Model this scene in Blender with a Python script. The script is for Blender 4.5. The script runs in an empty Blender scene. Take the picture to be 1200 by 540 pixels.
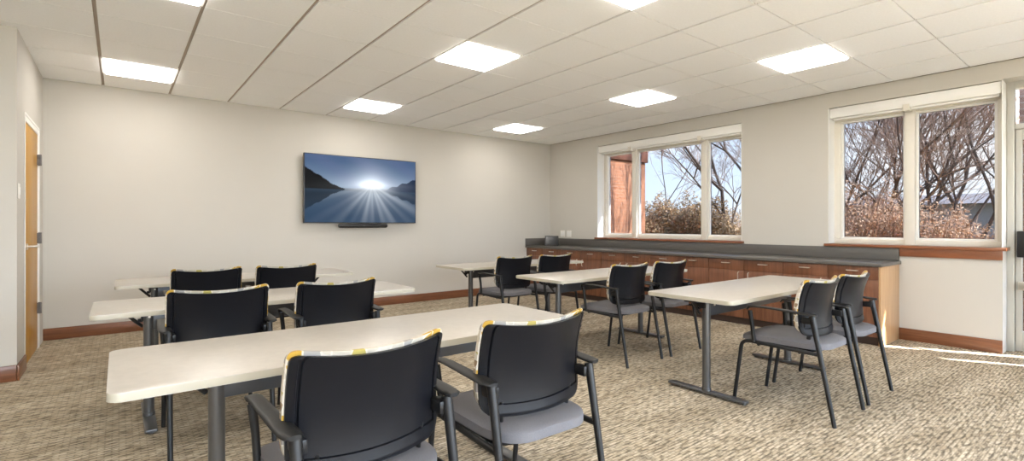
import bpy, bmesh, math, random
from mathutils import Vector, Matrix
random.seed(7)
SC = bpy.context.scene
COL = SC.collection
PI = math.pi

# ------------------------------------------------------------------ materials
def new_mat(name):
    m = bpy.data.materials.new(name); m.use_nodes = True
    nt = m.node_tree
    b = nt.nodes['Principled BSDF']
    return m, nt, b

def plain(name, col, rough=0.5, metal=0.0, coat=0.0, spec=0.5, var=0.0, vscale=8.0, bump=0.0, bscale=200.0):
    m, nt, b = new_mat(name)
    b.inputs['Base Color'].default_value = (*col, 1)
    b.inputs['Roughness'].default_value = rough
    b.inputs['Metallic'].default_value = metal
    b.inputs['Coat Weight'].default_value = coat
    b.inputs['Specular IOR Level'].default_value = spec
    tc = nt.nodes.new('ShaderNodeTexCoord')
    if var:
        n = nt.nodes.new('ShaderNodeTexNoise'); n.inputs['Scale'].default_value = vscale; n.inputs['Detail'].default_value = 5
        nt.links.new(tc.outputs['Object'], n.inputs['Vector'])
        r = nt.nodes.new('ShaderNodeValToRGB')
        r.color_ramp.elements[0].position = 0.3; r.color_ramp.elements[1].position = 0.7
        r.color_ramp.elements[0].color = (*[c*(1-var) for c in col], 1)
        r.color_ramp.elements[1].color = (*[min(1, c*(1+var)) for c in col], 1)
        nt.links.new(n.outputs['Fac'], r.inputs['Fac']); nt.links.new(r.outputs['Color'], b.inputs['Base Color'])
    if bump:
        n = nt.nodes.new('ShaderNodeTexNoise'); n.inputs['Scale'].default_value = bscale; n.inputs['Detail'].default_value = 3
        nt.links.new(tc.outputs['Object'], n.inputs['Vector'])
        bp = nt.nodes.new('ShaderNodeBump'); bp.inputs['Strength'].default_value = bump; bp.inputs['Distance'].default_value = 0.002
        nt.links.new(n.outputs['Fac'], bp.inputs['Height']); nt.links.new(bp.outputs['Normal'], b.inputs['Normal'])
    return m

def wood(name, c1, c2, scale=(1, 1, 1), rough=0.35, coat=0.2, coat_rough=0.1, spec=0.5):
    m, nt, b = new_mat(name)
    tc = nt.nodes.new('ShaderNodeTexCoord')
    mp = nt.nodes.new('ShaderNodeMapping'); mp.inputs['Scale'].default_value = scale
    nt.links.new(tc.outputs['Object'], mp.inputs['Vector'])
    n = nt.nodes.new('ShaderNodeTexNoise'); n.inputs['Scale'].default_value = 3; n.inputs['Detail'].default_value = 8
    n.inputs['Roughness'].default_value = 0.65; n.inputs['Distortion'].default_value = 0.3
    nt.links.new(mp.outputs['Vector'], n.inputs['Vector'])
    r = nt.nodes.new('ShaderNodeValToRGB')
    r.color_ramp.elements[0].position = 0.32; r.color_ramp.elements[1].position = 0.68
    r.color_ramp.elements[0].color = (*c1, 1); r.color_ramp.elements[1].color = (*c2, 1)
    nt.links.new(n.outputs['Fac'], r.inputs['Fac']); nt.links.new(r.outputs['Color'], b.inputs['Base Color'])
    b.inputs['Roughness'].default_value = rough
    b.inputs['Coat Weight'].default_value = coat; b.inputs['Coat Roughness'].default_value = coat_rough
    b.inputs['Specular IOR Level'].default_value = spec
    return m

def emit(name, col, strength):
    m = bpy.data.materials.new(name); m.use_nodes = True
    nt = m.node_tree; nt.nodes.clear()
    o = nt.nodes.new('ShaderNodeOutputMaterial'); e = nt.nodes.new('ShaderNodeEmission')
    e.inputs['Color'].default_value = (*col, 1); e.inputs['Strength'].default_value = strength
    nt.links.new(e.outputs[0], o.inputs[0])
    return m

M = {}
M['wall'] = plain('wall_paint', (0.555, 0.527, 0.478), 0.75, var=0.012, vscale=2, bump=0.08, bscale=400)
M['tile'] = plain('ceiling_tile', (0.935, 0.945, 0.945), 0.9, var=0.02, vscale=60, bump=0.3, bscale=250)
M['grid'] = plain('ceiling_grid', (0.42, 0.36, 0.30), 0.7)
M['white'] = plain('white_paint', (0.86, 0.85, 0.82), 0.4)
M['frame_cream'] = plain('window_frame_paint', (0.74, 0.70, 0.62), 0.4)
M['base'] = wood('baseboard_wood', (0.14, 0.05, 0.022), (0.245, 0.092, 0.038), (0.8, 0.8, 14), 0.35, 0.25)
M['sill'] = wood('sill_wood', (0.165, 0.056, 0.023), (0.275, 0.096, 0.04), (6, 0.7, 6), 0.3, 0.3)
M['cab'] = wood('cabinet_veneer', (0.125, 0.046, 0.022), (0.245, 0.10, 0.05), (14, 14, 0.7), 0.38, 0.15)
M['cab_sunlit'] = wood('cabinet_veneer_sunlit', (0.42, 0.24, 0.115), (0.54, 0.335, 0.17), (14, 14, 0.7), 0.38, 0.15)  # same veneer as the fronts, lightened to stand for sun on the end
M['toe'] = plain('toe_kick', (0.06, 0.035, 0.025), 0.6)
M['counter'] = plain('counter_laminate', (0.11, 0.101, 0.092), 0.30, var=0.12, vscale=120)
M['nickel'] = plain('brushed_nickel', (0.72, 0.68, 0.62), 0.3, 1.0)
M['steel'] = plain('dull_steel', (0.16, 0.15, 0.145), 0.55, 0.3)
M['door'] = wood('door_veneer', (0.42, 0.205, 0.02), (0.54, 0.275, 0.03), (9, 9, 0.6), 0.3, 0.0, 0.1, spec=0.12)
M['lam'] = plain('table_laminate', (0.49, 0.455, 0.41), 0.32, var=0.05, vscale=30)
M['lam_edge'] = plain('table_edge_band', (0.47, 0.435, 0.35), 0.45)
M['grey_metal'] = plain('grey_metal', (0.125, 0.124, 0.124), 0.30, 0.6)
M['beam'] = plain('grey_beam', (0.085, 0.09, 0.10), 0.3, 0.4)
M['black_metal'] = plain('black_metal', (0.010, 0.010, 0.011), 0.4, spec=.4)
M['black_plastic'] = plain('black_plastic', (0.0065, 0.007, 0.0095), 0.32, spec=.20, bump=0.15, bscale=700)
M['arm_plastic'] = plain('arm_plastic', (0.010, 0.0095, 0.0095), 0.5, spec=.35)
M['seat'] = plain('seat_fabric', (0.138, 0.135, 0.147), 0.75, var=0.10, vscale=300, bump=0.4, bscale=500)
M['tv_bezel'] = plain('tv_bezel', (0.03, 0.032, 0.036), 0.35)
M['dark'] = plain('dark_plastic', (0.008, 0.008, 0.009), 0.45)
M['plate'] = plain('switch_plate', (0.85, 0.82, 0.76), 0.35)
M['alu'] = plain('storefront_aluminium', (0.55, 0.54, 0.50), 0.4, 0.4)
M['light_frame'] = plain('light_frame', (0.85, 0.84, 0.82), 0.4)
M['diffuser'] = emit('light_diffuser', (1.0, 0.95, 0.885), 11.0)
M['bark'] = plain('bark', (0.16, 0.12, 0.095), 0.9, var=0.3, vscale=6)
M['twig'] = plain('twig_bark', (0.44, 0.31, 0.23), 0.9, var=0.3, vscale=6)
M['fascia'] = plain('fascia', (0.20, 0.075, 0.04), 0.6)
M['ground'] = plain('grass', (0.16, 0.13, 0.07), 0.95, var=0.3, vscale=3)
M['concrete'] = plain('far_wall', (0.36, 0.34, 0.33), 0.9, var=0.08, vscale=1.5)
M['roof'] = plain('far_roof', (0.25, 0.22, 0.21), 0.9, var=0.1, vscale=2)

def leaf_mat(name, cols):
    m, nt, b = new_mat(name)
    tc = nt.nodes.new('ShaderNodeTexCoord')
    n = nt.nodes.new('ShaderNodeTexNoise'); n.inputs['Scale'].default_value = 9; n.inputs['Detail'].default_value = 6
    nt.links.new(tc.outputs['Object'], n.inputs['Vector'])
    r = nt.nodes.new('ShaderNodeValToRGB')
    el = r.color_ramp.elements
    el[0].position = 0.30; el[0].color = (*cols[0], 1)
    el[1].position = 0.72; el[1].color = (*cols[-1], 1)
    for i, c in enumerate(cols[1:-1]):
        e = el.new(0.30 + 0.42*(i+1)/(len(cols)-1)); e.color = (*c, 1)
    nt.links.new(n.outputs['Fac'], r.inputs['Fac']); nt.links.new(r.outputs['Color'], b.inputs['Base Color'])
    b.inputs['Roughness'].default_value = 0.8
    return m
M['leaf_rust'] = leaf_mat('russet_leaves', [(0.28, 0.15, 0.065), (0.62, 0.36, 0.19), (0.82, 0.60, 0.42), (0.78, 0.42, 0.14)])
M['leaf_olive'] = leaf_mat('olive_leaves', [(0.16, 0.10, 0.045), (0.38, 0.25, 0.11), (0.54, 0.37, 0.21), (0.66, 0.33, 0.08)])

def brick_mat(name, c1, c2, c3):
    m, nt, b = new_mat(name)
    tc = nt.nodes.new('ShaderNodeTexCoord')
    sep = nt.nodes.new('ShaderNodeSeparateXYZ'); nt.links.new(tc.outputs['Object'], sep.inputs[0])
    add = nt.nodes.new('ShaderNodeMath'); nt.links.new(sep.outputs[0], add.inputs[0]); nt.links.new(sep.outputs[1], add.inputs[1])
    com = nt.nodes.new('ShaderNodeCombineXYZ'); nt.links.new(add.outputs[0], com.inputs[0]); nt.links.new(sep.outputs[2], com.inputs[1])
    br = nt.nodes.new('ShaderNodeTexBrick')
    br.inputs['Color1'].default_value = (*c1, 1); br.inputs['Color2'].default_value = (*c2, 1)
    br.inputs['Mortar'].default_value = (*c3, 1)
    br.inputs['Scale'].default_value = 1; br.inputs['Mortar Size'].default_value = 0.006
    br.inputs['Brick Width'].default_value = 0.21; br.inputs['Row Height'].default_value = 0.075
    nt.links.new(com.outputs[0], br.inputs['Vector'])
    nt.links.new(br.outputs['Color'], b.inputs['Base Color']); b.inputs['Roughness'].default_value = 0.9
    return m
M['brick'] = brick_mat('salmon_brick', (0.60, 0.255, 0.125), (0.50, 0.195, 0.09), (0.52, 0.33, 0.23))
M['brown_brick'] = brick_mat('brown_brick', (0.20, 0.115, 0.075), (0.145, 0.08, 0.05), (0.22, 0.17, 0.13))

def carpet_mat():
    m, nt, b = new_mat('woven_carpet')
    tc = nt.nodes.new('ShaderNodeTexCoord')
    def mapping(sc, loc=(0, 0, 0)):
        mp = nt.nodes.new('ShaderNodeMapping'); mp.inputs['Scale'].default_value = sc; mp.inputs['Location'].default_value = loc
        nt.links.new(tc.outputs['Object'], mp.inputs['Vector']); return mp
    br = nt.nodes.new('ShaderNodeTexBrick')
    br.offset = 0.5; br.squash = 1.0
    br.inputs['Color1'].default_value = (0.60, 0.517, 0.40, 1); br.inputs['Color2'].default_value = (0.475, 0.39, 0.28, 1)
    br.inputs['Mortar'].default_value = (0.36, 0.30, 0.22, 1)
    br.inputs['Scale'].default_value = 1; br.inputs['Mortar Size'].default_value = 0.0045; br.inputs['Mortar Smooth'].default_value = 0.4
    br.inputs['Brick Width'].default_value = 0.062; br.inputs['Row Height'].default_value = 0.021
    nt.links.new(mapping((1, 1, 1)).outputs[0], br.inputs['Vector'])
    # dark flecks: short dashes lying along the rows
    n1 = nt.nodes.new('ShaderNodeTexNoise'); n1.inputs['Scale'].default_value = 1; n1.inputs['Detail'].default_value = 2
    nt.links.new(mapping((15, 60, 1)).outputs[0], n1.inputs['Vector'])
    r1 = nt.nodes.new('ShaderNodeValToRGB')
    r1.color_ramp.elements[0].position = 0.37; r1.color_ramp.elements[0].color = (0.30, 0.295, 0.29, 1)
    r1.color_ramp.elements[1].position = 0.56; r1.color_ramp.elements[1].color = (1, 1, 1, 1)
    nt.links.new(n1.outputs['Fac'], r1.inputs['Fac'])
    mx = nt.nodes.new('ShaderNodeMixRGB'); mx.blend_type = 'MULTIPLY'; mx.inputs[0].default_value = 0.85
    nt.links.new(br.outputs['Color'], mx.inputs[1]); nt.links.new(r1.outputs['Color'], mx.inputs[2])
    # broad streaks
    n2 = nt.nodes.new('ShaderNodeTexNoise'); n2.inputs['Scale'].default_value = 1; n2.inputs['Detail'].default_value = 3
    nt.links.new(mapping((1.2, 5.5, 1), (3, 1, 0)).outputs[0], n2.inputs['Vector'])
    r2 = nt.nodes.new('ShaderNodeValToRGB')
    r2.color_ramp.elements[0].position = 0.35; r2.color_ramp.elements[0].color = (0.82, 0.80, 0.77, 1)
    r2.color_ramp.elements[1].position = 0.65; r2.color_ramp.elements[1].color = (1.12, 1.12, 1.12, 1)
    nt.links.new(n2.outputs['Fac'], r2.inputs['Fac'])
    mx2 = nt.nodes.new('ShaderNodeMixRGB'); mx2.blend_type = 'MULTIPLY'; mx2.inputs[0].default_value = 1
    nt.links.new(mx.outputs[0], mx2.inputs[1]); nt.links.new(r2.outputs['Color'], mx2.inputs[2])
    nt.links.new(mx2.outputs[0], b.inputs['Base Color'])
    b.inputs['Roughness'].default_value = 0.95; b.inputs['Specular IOR Level'].default_value = 0.15
    bp = nt.nodes.new('ShaderNodeBump'); bp.inputs['Strength'].default_value = 0.5; bp.inputs['Distance'].default_value = 0.004
    nt.links.new(mx.outputs[0], bp.inputs['Height']); nt.links.new(bp.outputs['Normal'], b.inputs['Normal'])
    return m
M['carpet'] = carpet_mat()

def pattern_mat():
    m, nt, b = new_mat('patterned_upholstery')
    tc = nt.nodes.new('ShaderNodeTexCoord')
    mp = nt.nodes.new('ShaderNodeMapping'); mp.inputs['Scale'].default_value = (24, 24, 26)
    nt.links.new(tc.outputs['Object'], mp.inputs['Vector'])
    v = nt.nodes.new('ShaderNodeTexVoronoi'); v.inputs['Scale'].default_value = 1; v.inputs['Randomness'].default_value = 0.55
    nt.links.new(mp.outputs[0], v.inputs['Vector'])
    sp = nt.nodes.new('ShaderNodeSeparateColor'); nt.links.new(v.outputs['Color'], sp.inputs[0])
    r = nt.nodes.new('ShaderNodeValToRGB'); r.color_ramp.interpolation = 'CONSTANT'
    cols = [(0.0, (0.52, 0.47, 0.39)), (0.34, (0.50, 0.30, 0.04)), (0.56, (0.33, 0.31, 0.29)), (0.68, (0.57, 0.52, 0.45)), (0.84, (0.26, 0.18, 0.11)), (0.91, (0.42, 0.34, 0.09))]
    el = r.color_ramp.elements
    el[0].position = 0; el[0].color = (*cols[0][1], 1)
    el[1].position = cols[1][0]; el[1].color = (*cols[1][1], 1)
    for p, c in cols[2:]:
        e = el.new(p); e.color = (*c, 1)
    nt.links.new(sp.outputs[0], r.inputs['Fac'])
    v2 = nt.nodes.new('ShaderNodeTexVoronoi'); v2.feature = 'DISTANCE_TO_EDGE'; v2.inputs['Scale'].default_value = 1; v2.inputs['Randomness'].default_value = 0.55
    nt.links.new(mp.outputs[0], v2.inputs['Vector'])
    gt = nt.nodes.new('ShaderNodeMath'); gt.operation = 'LESS_THAN'; gt.inputs[1].default_value = 0.06
    nt.links.new(v2.outputs['Distance'], gt.inputs[0])
    mx = nt.nodes.new('ShaderNodeMixRGB'); nt.links.new(gt.outputs[0], mx.inputs[0])
    nt.links.new(r.outputs['Color'], mx.inputs[1]); mx.inputs[2].default_value = (0.62, 0.57, 0.49, 1)
    nt.links.new(mx.outputs[0], b.inputs['Base Color']); b.inputs['Roughness'].default_value = 0.8
    return m
M['pattern'] = pattern_mat()

def glass_mat(name, tint, refl):
    m = bpy.data.materials.new(name); m.use_nodes = True
    nt = m.node_tree; nt.nodes.clear()
    o = nt.nodes.new('ShaderNodeOutputMaterial'); t = nt.nodes.new('ShaderNodeBsdfTransparent'); g = nt.nodes.new('ShaderNodeBsdfGlossy')
    t.inputs['Color'].default_value = (*tint, 1); g.inputs['Roughness'].default_value = 0.02
    mx = nt.nodes.new('ShaderNodeMixShader'); lw = nt.nodes.new('ShaderNodeLayerWeight'); lw.inputs['Blend'].default_value = .5
    pw = nt.nodes.new('ShaderNodeMath'); pw.operation = 'POWER'; pw.inputs[1].default_value = 5; nt.links.new(lw.outputs['Facing'], pw.inputs[0])
    ml = nt.nodes.new('ShaderNodeMath'); ml.operation = 'MULTIPLY_ADD'; ml.inputs[1].default_value = .6; ml.inputs[2].default_value = refl; nt.links.new(pw.outputs[0], ml.inputs[0])
    nt.links.new(ml.outputs[0], mx.inputs[0]); nt.links.new(t.outputs[0], mx.inputs[1]); nt.links.new(g.outputs[0], mx.inputs[2])
    nt.links.new(mx.outputs[0], o.inputs[0])
    return m
M['glass'] = glass_mat('view_dimming_glass', (.365, .37, .377), .005)  # dark tint added to the panes so the outdoors isn't overexposed
M['clear_glass'] = glass_mat('clear_glass', (.97, .98, .98), .01)

# ------------------------------------------------------------------ mesh helpers
def bm_box(bm, a, b, bevel=0.0, seg=2, mi=0):
    x0, y0, z0 = [min(p, q) for p, q in zip(a, b)]; x1, y1, z1 = [max(p, q) for p, q in zip(a, b)]
    vs = [bm.verts.new(p) for p in ((x0,y0,z0),(x1,y0,z0),(x1,y1,z0),(x0,y1,z0),(x0,y0,z1),(x1,y0,z1),(x1,y1,z1),(x0,y1,z1))]
    fs = [bm.faces.new([vs[i] for i in f]) for f in ((3,2,1,0),(4,5,6,7),(0,1,5,4),(1,2,6,5),(2,3,7,6),(3,0,4,7))]
    for f in fs: f.material_index = mi
    if bevel:
        es = list({e for f in fs for e in f.edges})
        bmesh.ops.bevel(bm, geom=es, offset=bevel, segments=seg, profile=0.5, affect='EDGES', material=-1)

def fillet(pts, rads, seg=5):
    """round the inner corners of a polyline"""
    pts = [Vector(p) for p in pts]; out = [pts[0]]
    for i in range(1, len(pts)-1):
        r = rads[i-1] if isinstance(rads, (list, tuple)) else rads
        a = (pts[i-1]-pts[i]); b = (pts[i+1]-pts[i])
        d = min(r, a.length*0.48, b.length*0.48)
        p = pts[i]+a.normalized()*d; q = pts[i]+b.normalized()*d
        for k in range(seg+1):
            t = k/seg
            out.append(p*(1-t)**2 + pts[i]*2*t*(1-t) + q*t*t)
    out.append(pts[-1]); return out

def bm_tube(bm, pts, rad, n=10, flat=1.0, up=(0, 0, 1), cap=True, mi=0):
    """sweep an ellipse (rad across, rad*flat along 'up') along pts"""
    pts = [Vector(p) for p in pts]; rings = []
    up = Vector(up)
    for i, p in enumerate(pts):
        t = (pts[min(i+1, len(pts)-1)]-pts[max(i-1, 0)]).normalized()
        s = t.cross(up)
        if s.length < 1e-4: s = t.cross(Vector((0, 1, 0)))
        s.normalize(); u = s.cross(t).normalized()
        r = rad[i] if isinstance(rad, (list, tuple)) else rad
        rings.append([bm.verts.new(p + s*r*math.cos(2*PI*k/n) + u*r*flat*math.sin(2*PI*k/n)) for k in range(n)])
    for a, b in zip(rings, rings[1:]):
        for k in range(n):
            f = bm.faces.new((a[k], a[(k+1) % n], b[(k+1) % n], b[k])); f.material_index = mi
    if cap:
        bm.faces.new(list(reversed(rings[0]))).material_index = mi; bm.faces.new(rings[-1]).material_index = mi

def bm_prism(bm, outline, z0, z1, mi_side=0, mi_top=0, bevel=0.0):
    lo = [bm.verts.new((x, y, z0)) for x, y in outline]; hi = [bm.verts.new((x, y, z1)) for x, y in outline]
    n = len(outline)
    for k in range(n):
        f = bm.faces.new((lo[k], lo[(k+1) % n], hi[(k+1) % n], hi[k])); f.material_index = mi_side
    t = bm.faces.new(hi); t.material_index = mi_top
    l = bm.faces.new(list(reversed(lo))); l.material_index = mi_top
    if bevel:
        es = list(t.edges)+list(l.edges)
        bmesh.ops.bevel(bm, geom=es, offset=bevel, segments=2, profile=0.5, affect='EDGES', material=-1)

def rrect(x0, y0, x1, y1, r, n=6):
    out = []
    for cx, cy, a0 in ((x1-r, y0+r, -PI/2), (x1-r, y1-r, 0), (x0+r, y1-r, PI/2), (x0+r, y0+r, PI)):
        for k in range(n+1):
            a = a0+PI/2*k/n; out.append((cx+r*math.cos(a), cy+r*math.sin(a)))
    return out

def obj(name, bm, mats, parent=None, smooth=True, ang=35):
    me = bpy.data.meshes.new(name)
    bmesh.ops.recalc_face_normals(bm, faces=bm.faces[:])
    bm.to_mesh(me); bm.free()
    for m in (mats if isinstance(mats, (list, tuple)) else [mats]): me.materials.append(m)
    if smooth:
        me.polygons.foreach_set('use_smooth', [True]*len(me.polygons))
        me.set_sharp_from_angle(angle=math.radians(ang))
    o = bpy.data.objects.new(name, me); COL.objects.link(o)
    if parent: o.parent = parent
    return o

def boxes(name, lst, mats, parent=None, bevel=0.0, seg=2):
    bm = bmesh.new()
    for a, b in lst: bm_box(bm, a, b, bevel, seg)
    return obj(name, bm, mats, parent)

def tag(o, label, cat, group=None):
    o['label'] = label; o['category'] = cat
    if group: o['group'] = group
    return o

def thing(name, label, cat, loc=(0, 0, 0), rz=0, group=None):
    o = bpy.data.objects.new(name, None); COL.objects.link(o)
    o.location = loc; o.rotation_euler = (0, 0, rz); o.empty_display_size = 0.1
    return tag(o, label, cat, group)

def struct(o):
    o['kind'] = 'structure'; return o

def root_struct(name, loc=(0, 0, 0)):
    o = bpy.data.objects.new(name, None); COL.objects.link(o); o.location = loc
    return struct(o)

def kids(o): return [c for c in bpy.data.objects if c.parent == o]
def dup(root, loc, rz, label):
    r = root.copy(); COL.objects.link(r); r.location = loc; r.rotation_euler = (0, 0, rz); r['label'] = label
    for ch in kids(root):
        c = ch.copy(); COL.objects.link(c); c.parent = r
        for g in kids(ch):
            d = g.copy(); COL.objects.link(d); d.parent = c
    return r

# ------------------------------------------------------------------ room constants (metres, camera over the origin)
XW, YT, HC = 6.58, 7.20, 2.767       # window wall, TV wall, ceiling
XL, YC = -0.63, 5.49                 # door wall, its outer corner
XB, YB = -3.4, -3.2                  # behind / left of the camera
WT = 0.30                            # wall thickness

# floor
bm = bmesh.new(); bm_box(bm, (XB-.2, YB-.2, -0.12), (XW+WT, YT+.2, 0))
struct(obj('floor', bm, M['carpet'], smooth=False))

# walls
struct(boxes('wall_back', [((XL-.2, YT, 0), (XW+WT, YT+.2, 3.0))], M['wall']))
struct(boxes('wall_left', [((XL-.14, YC, 0), (XL, 5.90, HC)), ((XL-.14, 6.84, 0), (XL, YT, HC)), ((XL-.14, 5.90, 2.16), (XL, 6.84, HC)), ((XB, YC, 0), (XL-.14, YC+.14, HC))], M['wall'], bevel=0.0))
struct(boxes('wall_far_left', [((XB-.15, YB, 0), (XB, YC+.14, HC))], M['wall']))
W3 = (-2.4, 5.4, .35, 2.40)  # opening for the added window behind the camera
struct(boxes('wall_front', [((XB-.15, YB-.15, 0), (XW+WT, YB, W3[2])), ((XB-.15, YB-.15, W3[3]), (XW+WT, YB, HC)), ((XB-.15, YB-.15, W3[2]), (W3[0], YB, W3[3])), ((W3[1], YB-.15, W3[2]), (XW+WT, YB, W3[3]))], M['wall']))
W1 = (3.40, 5.985, 1.0, 2.59); W2 = (0.875, 2.36, 1.0, 2.59); SF = (-2.7, 0.875, 0.0, 2.60)
X2 = XW+WT
segs = [((XW, W1[1], 0), (X2, YT, HC)), ((XW, W1[0], 0), (X2, W1[1], W1[2])), ((XW, W1[0], W1[3]), (X2, W1[1], HC)),
        ((XW, W2[1], 0), (X2, W1[0], HC)), ((XW, W2[0], 0), (X2, W2[1], W2[2])), ((XW, W2[0], W2[3]), (X2, W2[1], HC)),
        ((XW, SF[0], SF[3]), (X2, SF[1], HC)), ((XW, YB, 0), (X2, SF[0], HC))]
struct(boxes('wall_right', segs, M['wall']))

# ceiling: tiles with tegular edges hung in a recessed grid, light cells left open
T = 0.6096; GX0 = -0.138; GY0 = 6.5934
lights = {(i, j) for i in (0, 4, 8) for j in (0, 4, 11)} | {(0, 7), (4, 7), (8, 7)}
bm = bmesh.new(); gx, gy, dep = 0.0125, 0.0045, 0.012
for i in range(-6, 12):
    for j in range(-2, 17):
        if (i, j) in lights: continue
        x0, x1 = max(GX0+i*T, XB), min(GX0+(i+1)*T, XW-.004); y1, y0 = min(GY0-j*T, YT-.004), max(GY0-(j+1)*T, YB)
        if x1-x0 < .05 or y1-y0 < .05: continue
        a, b = (x0+gx, y0+gy), (x1-gx, y1-gy)
        v = [bm.verts.new((x, y, z)) for z in (HC+dep, HC) for x, y in ((a[0], a[1]), (b[0], a[1]), (b[0], b[1]), (a[0], b[1]))]
        bm.faces.new((v[4], v[7], v[6], v[5]))
        for k in range(4): bm.faces.new((v[k], v[(k+1) % 4], v[4+(k+1) % 4], v[4+k]))
bm_box(bm, (XB-.15, YB-.15, HC+dep), (XW+WT, YT+.2, HC+dep+.06), mi=1)
struct(obj('ceiling', bm, [M['tile'], M['grid']], smooth=False))

# recessed light panels
lab = {(0, 0): 'lit square ceiling panel at left, close above the wall beside the wooden door',
       (4, 0): 'lit square ceiling panel closest above the wall-mounted television',
       (8, 0): 'smallest lit ceiling panel, deep in the corner between the two walls',
       (4, 4): 'large lit ceiling panel at top centre, nearer the camera than the television panel',
       (8, 4): 'lit ceiling panel in front of the left three-pane window',
       (8, 7): 'large lit ceiling panel between the two windows at upper right',
       (0, 4): 'lit ceiling panel cut off by the top edge of the picture at left'}
for (i, j) in sorted(lights):
    x0, y1 = GX0+i*T, GY0-j*T; cx, cy = x0+T/2, y1-T/2
    t = thing('ceiling_light', lab.get((i, j), 'square lit ceiling panel outside the picture, above or behind the camera'), 'ceiling light', (cx, cy, HC+.012), 0, 'ceiling light panels')
    h = T/2-.004; w = .016
    boxes('frame', [((-h, -h, -.014), (h, -h+w, 0)), ((-h, h-w, -.014), (h, h, 0)), ((-h, -h+w, -.014), (-h+w, h-w, 0)), ((h-w, -h+w, -.014), (h, h-w, 0))], M['light_frame'], t)
    boxes('diffuser', [((-h+w+.012, -h+w+.012, -.028), (h-w-.012, h-w-.012, -.002))], M['diffuser'], t)
    boxes('backplate', [((-h+w, -h+w, -.002), (h-w, h-w, 0))], M['light_frame'], t)

# baseboards
bh, bt = 0.125, 0.016
def baseboard(name, a, b, bev=0.004):
    return struct(boxes(name, [(a, b)], M['base'], bevel=bev))
baseboard('baseboard_back', (XL+.001, YT-bt, 0.001), (5.945, YT-.001, bh))
baseboard('baseboard_left', (XL+.001, YC-bt, 0.001), (XL+bt, 5.875, bh))
baseboard('baseboard_front_left', (XB, YC-bt, 0.001), (XL, YC-.001, bh))
baseboard('baseboard_right', (XW-bt, W2[0], 0.001), (XW-.001, 1.672, bh))

# ------------------------------------------------------------------ windows
def window(name, W, mull, first_y_stile=0.06):
    y0, y1, z0, z1 = W
    r = root_struct(name, (0, 0, 0))
    xf0, xf1 = XW+.17, XW+.25
    bars = [((xf0, y0+.001, z0+.001), (xf1, y1-.001, z0+.055)), ((xf0, y0+.001, z1-.15), (xf1, y1-.001, z1-.001)),
            ((xf0, y0+.001, z0+.0555), (xf1, y0+.06, z1-.1505)), ((xf0, y1-.075, z0+.0555), (xf1, y1-.001, z1-.1505))]
    for m in mull: bars.append(((xf0-.03, m-.045, z0), (xf1, m+.045, z1-.02)))
    struct(boxes('window_frame', bars, M['frame_cream'], r, bevel=0.004))
    # inner sashes, one slim ring per light
    ys = [y0+.06]+sum([[m-.045, m+.045] for m in sorted(mull)], [])+[y1-.075]
    for a, b in zip(ys[0::2], ys[1::2]):
        s = .022; za, zb = z0+.055, z1-.15
        struct(boxes('sash', [((xf0+.02, a, za), (xf1-.01, b, za+s)), ((xf0+.02, a, zb-s), (xf1-.01, b, zb)),
                       ((xf0+.02, a, za+s), (xf1-.01, a+s, zb-s)), ((xf0+.02, b-s, za+s), (xf1-.01, b, zb-s))], M['white'], r, bevel=0.003))
        struct(boxes('window_pane', [((xf0+.045, a+s-.004, za+s-.004), (xf0+.05, b-s+.004, zb-s+.004))], M['glass'], r))
    # painted reveal lining (thin jamb boards)
    struct(boxes('window_jamb', [((XW+.002, y1-.008, z0+.004), (xf0, y1-.001, z1-.002)), ((XW+.002, y0+.001, z0+.004), (xf0, y0+.008, z1-.002))], M['white'], r))
    return r
window('window_1', W1, (5.30, 4.04))
window('window_2', W2, (1.62,))

r3 = root_struct('added_daylight_window')  # unseen window, added to let sun in and brighten the ceiling
m3 = [((W3[0]+k*1.95-.03, YB-.11, W3[2]), (W3[0]+k*1.95+.03, YB-.04, W3[3])) for k in range(5)]
struct(boxes('window_frame', m3+[((W3[0], YB-.115, W3[2]+.001), (W3[1], YB-.035, W3[2]+.05)), ((W3[0], YB-.115, W3[3]-.05), (W3[1], YB-.035, W3[3]-.001))], M['frame_cream'], r3))
struct(boxes('window_pane', [((W3[0]+.01, YB-.08, W3[2]+.01), (W3[1]-.01, YB-.075, W3[3]-.01))], M['clear_glass'], r3))

# wooden sills: trim boards
struct(boxes('trim_1', [((XW-.045, W1[0]-.03, .972), (XW+.17, W1[1]+.03, 1.002))], M['sill'], bevel=.004))
struct(boxes('trim_2', [((XW-.045, W2[0]-.03, .972), (XW+.17, W2[1]+.03, 1.002)), ((XW-.022, W2[0]-.002, .885), (XW-.001, 1.668, .973))], M['sill'], bevel=.003))

# roller shade cassettes at the heads
def shade(y0, y1, label, cuts):
    t = thing('roller_shade', label, 'window shade', (XW+.07, (y0+y1)/2, 2.585), 0, None)
    L = (y1-y0)/2-.012
    bm = bmesh.new(); bm_box(bm, (-.055, -L, -.115), (.055, L, -.0), .008); obj('cassette', bm, M['white'], t)
    bm = bmesh.new(); bm_box(bm, (-.012, -L+.02, -.137), (.018, L-.02, -.113), .008); obj('bottom_rail', bm, M['light_frame'], t)
    for c in cuts:
        bm = bmesh.new(); bm_box(bm, (-.060, c-(y0+y1)/2-.03, -.15), (.05, c-(y0+y1)/2+.03, -.08), .005); obj('bracket', bm, M['frame_cream'], t)
shade(W1[0], W1[1], 'rolled-up white shade cassette across the head of the left three-pane window', (5.30, 4.04))
shade(W2[0], W2[1], 'rolled-up white shade cassette across the head of the right two-pane window', (1.62,))

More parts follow.
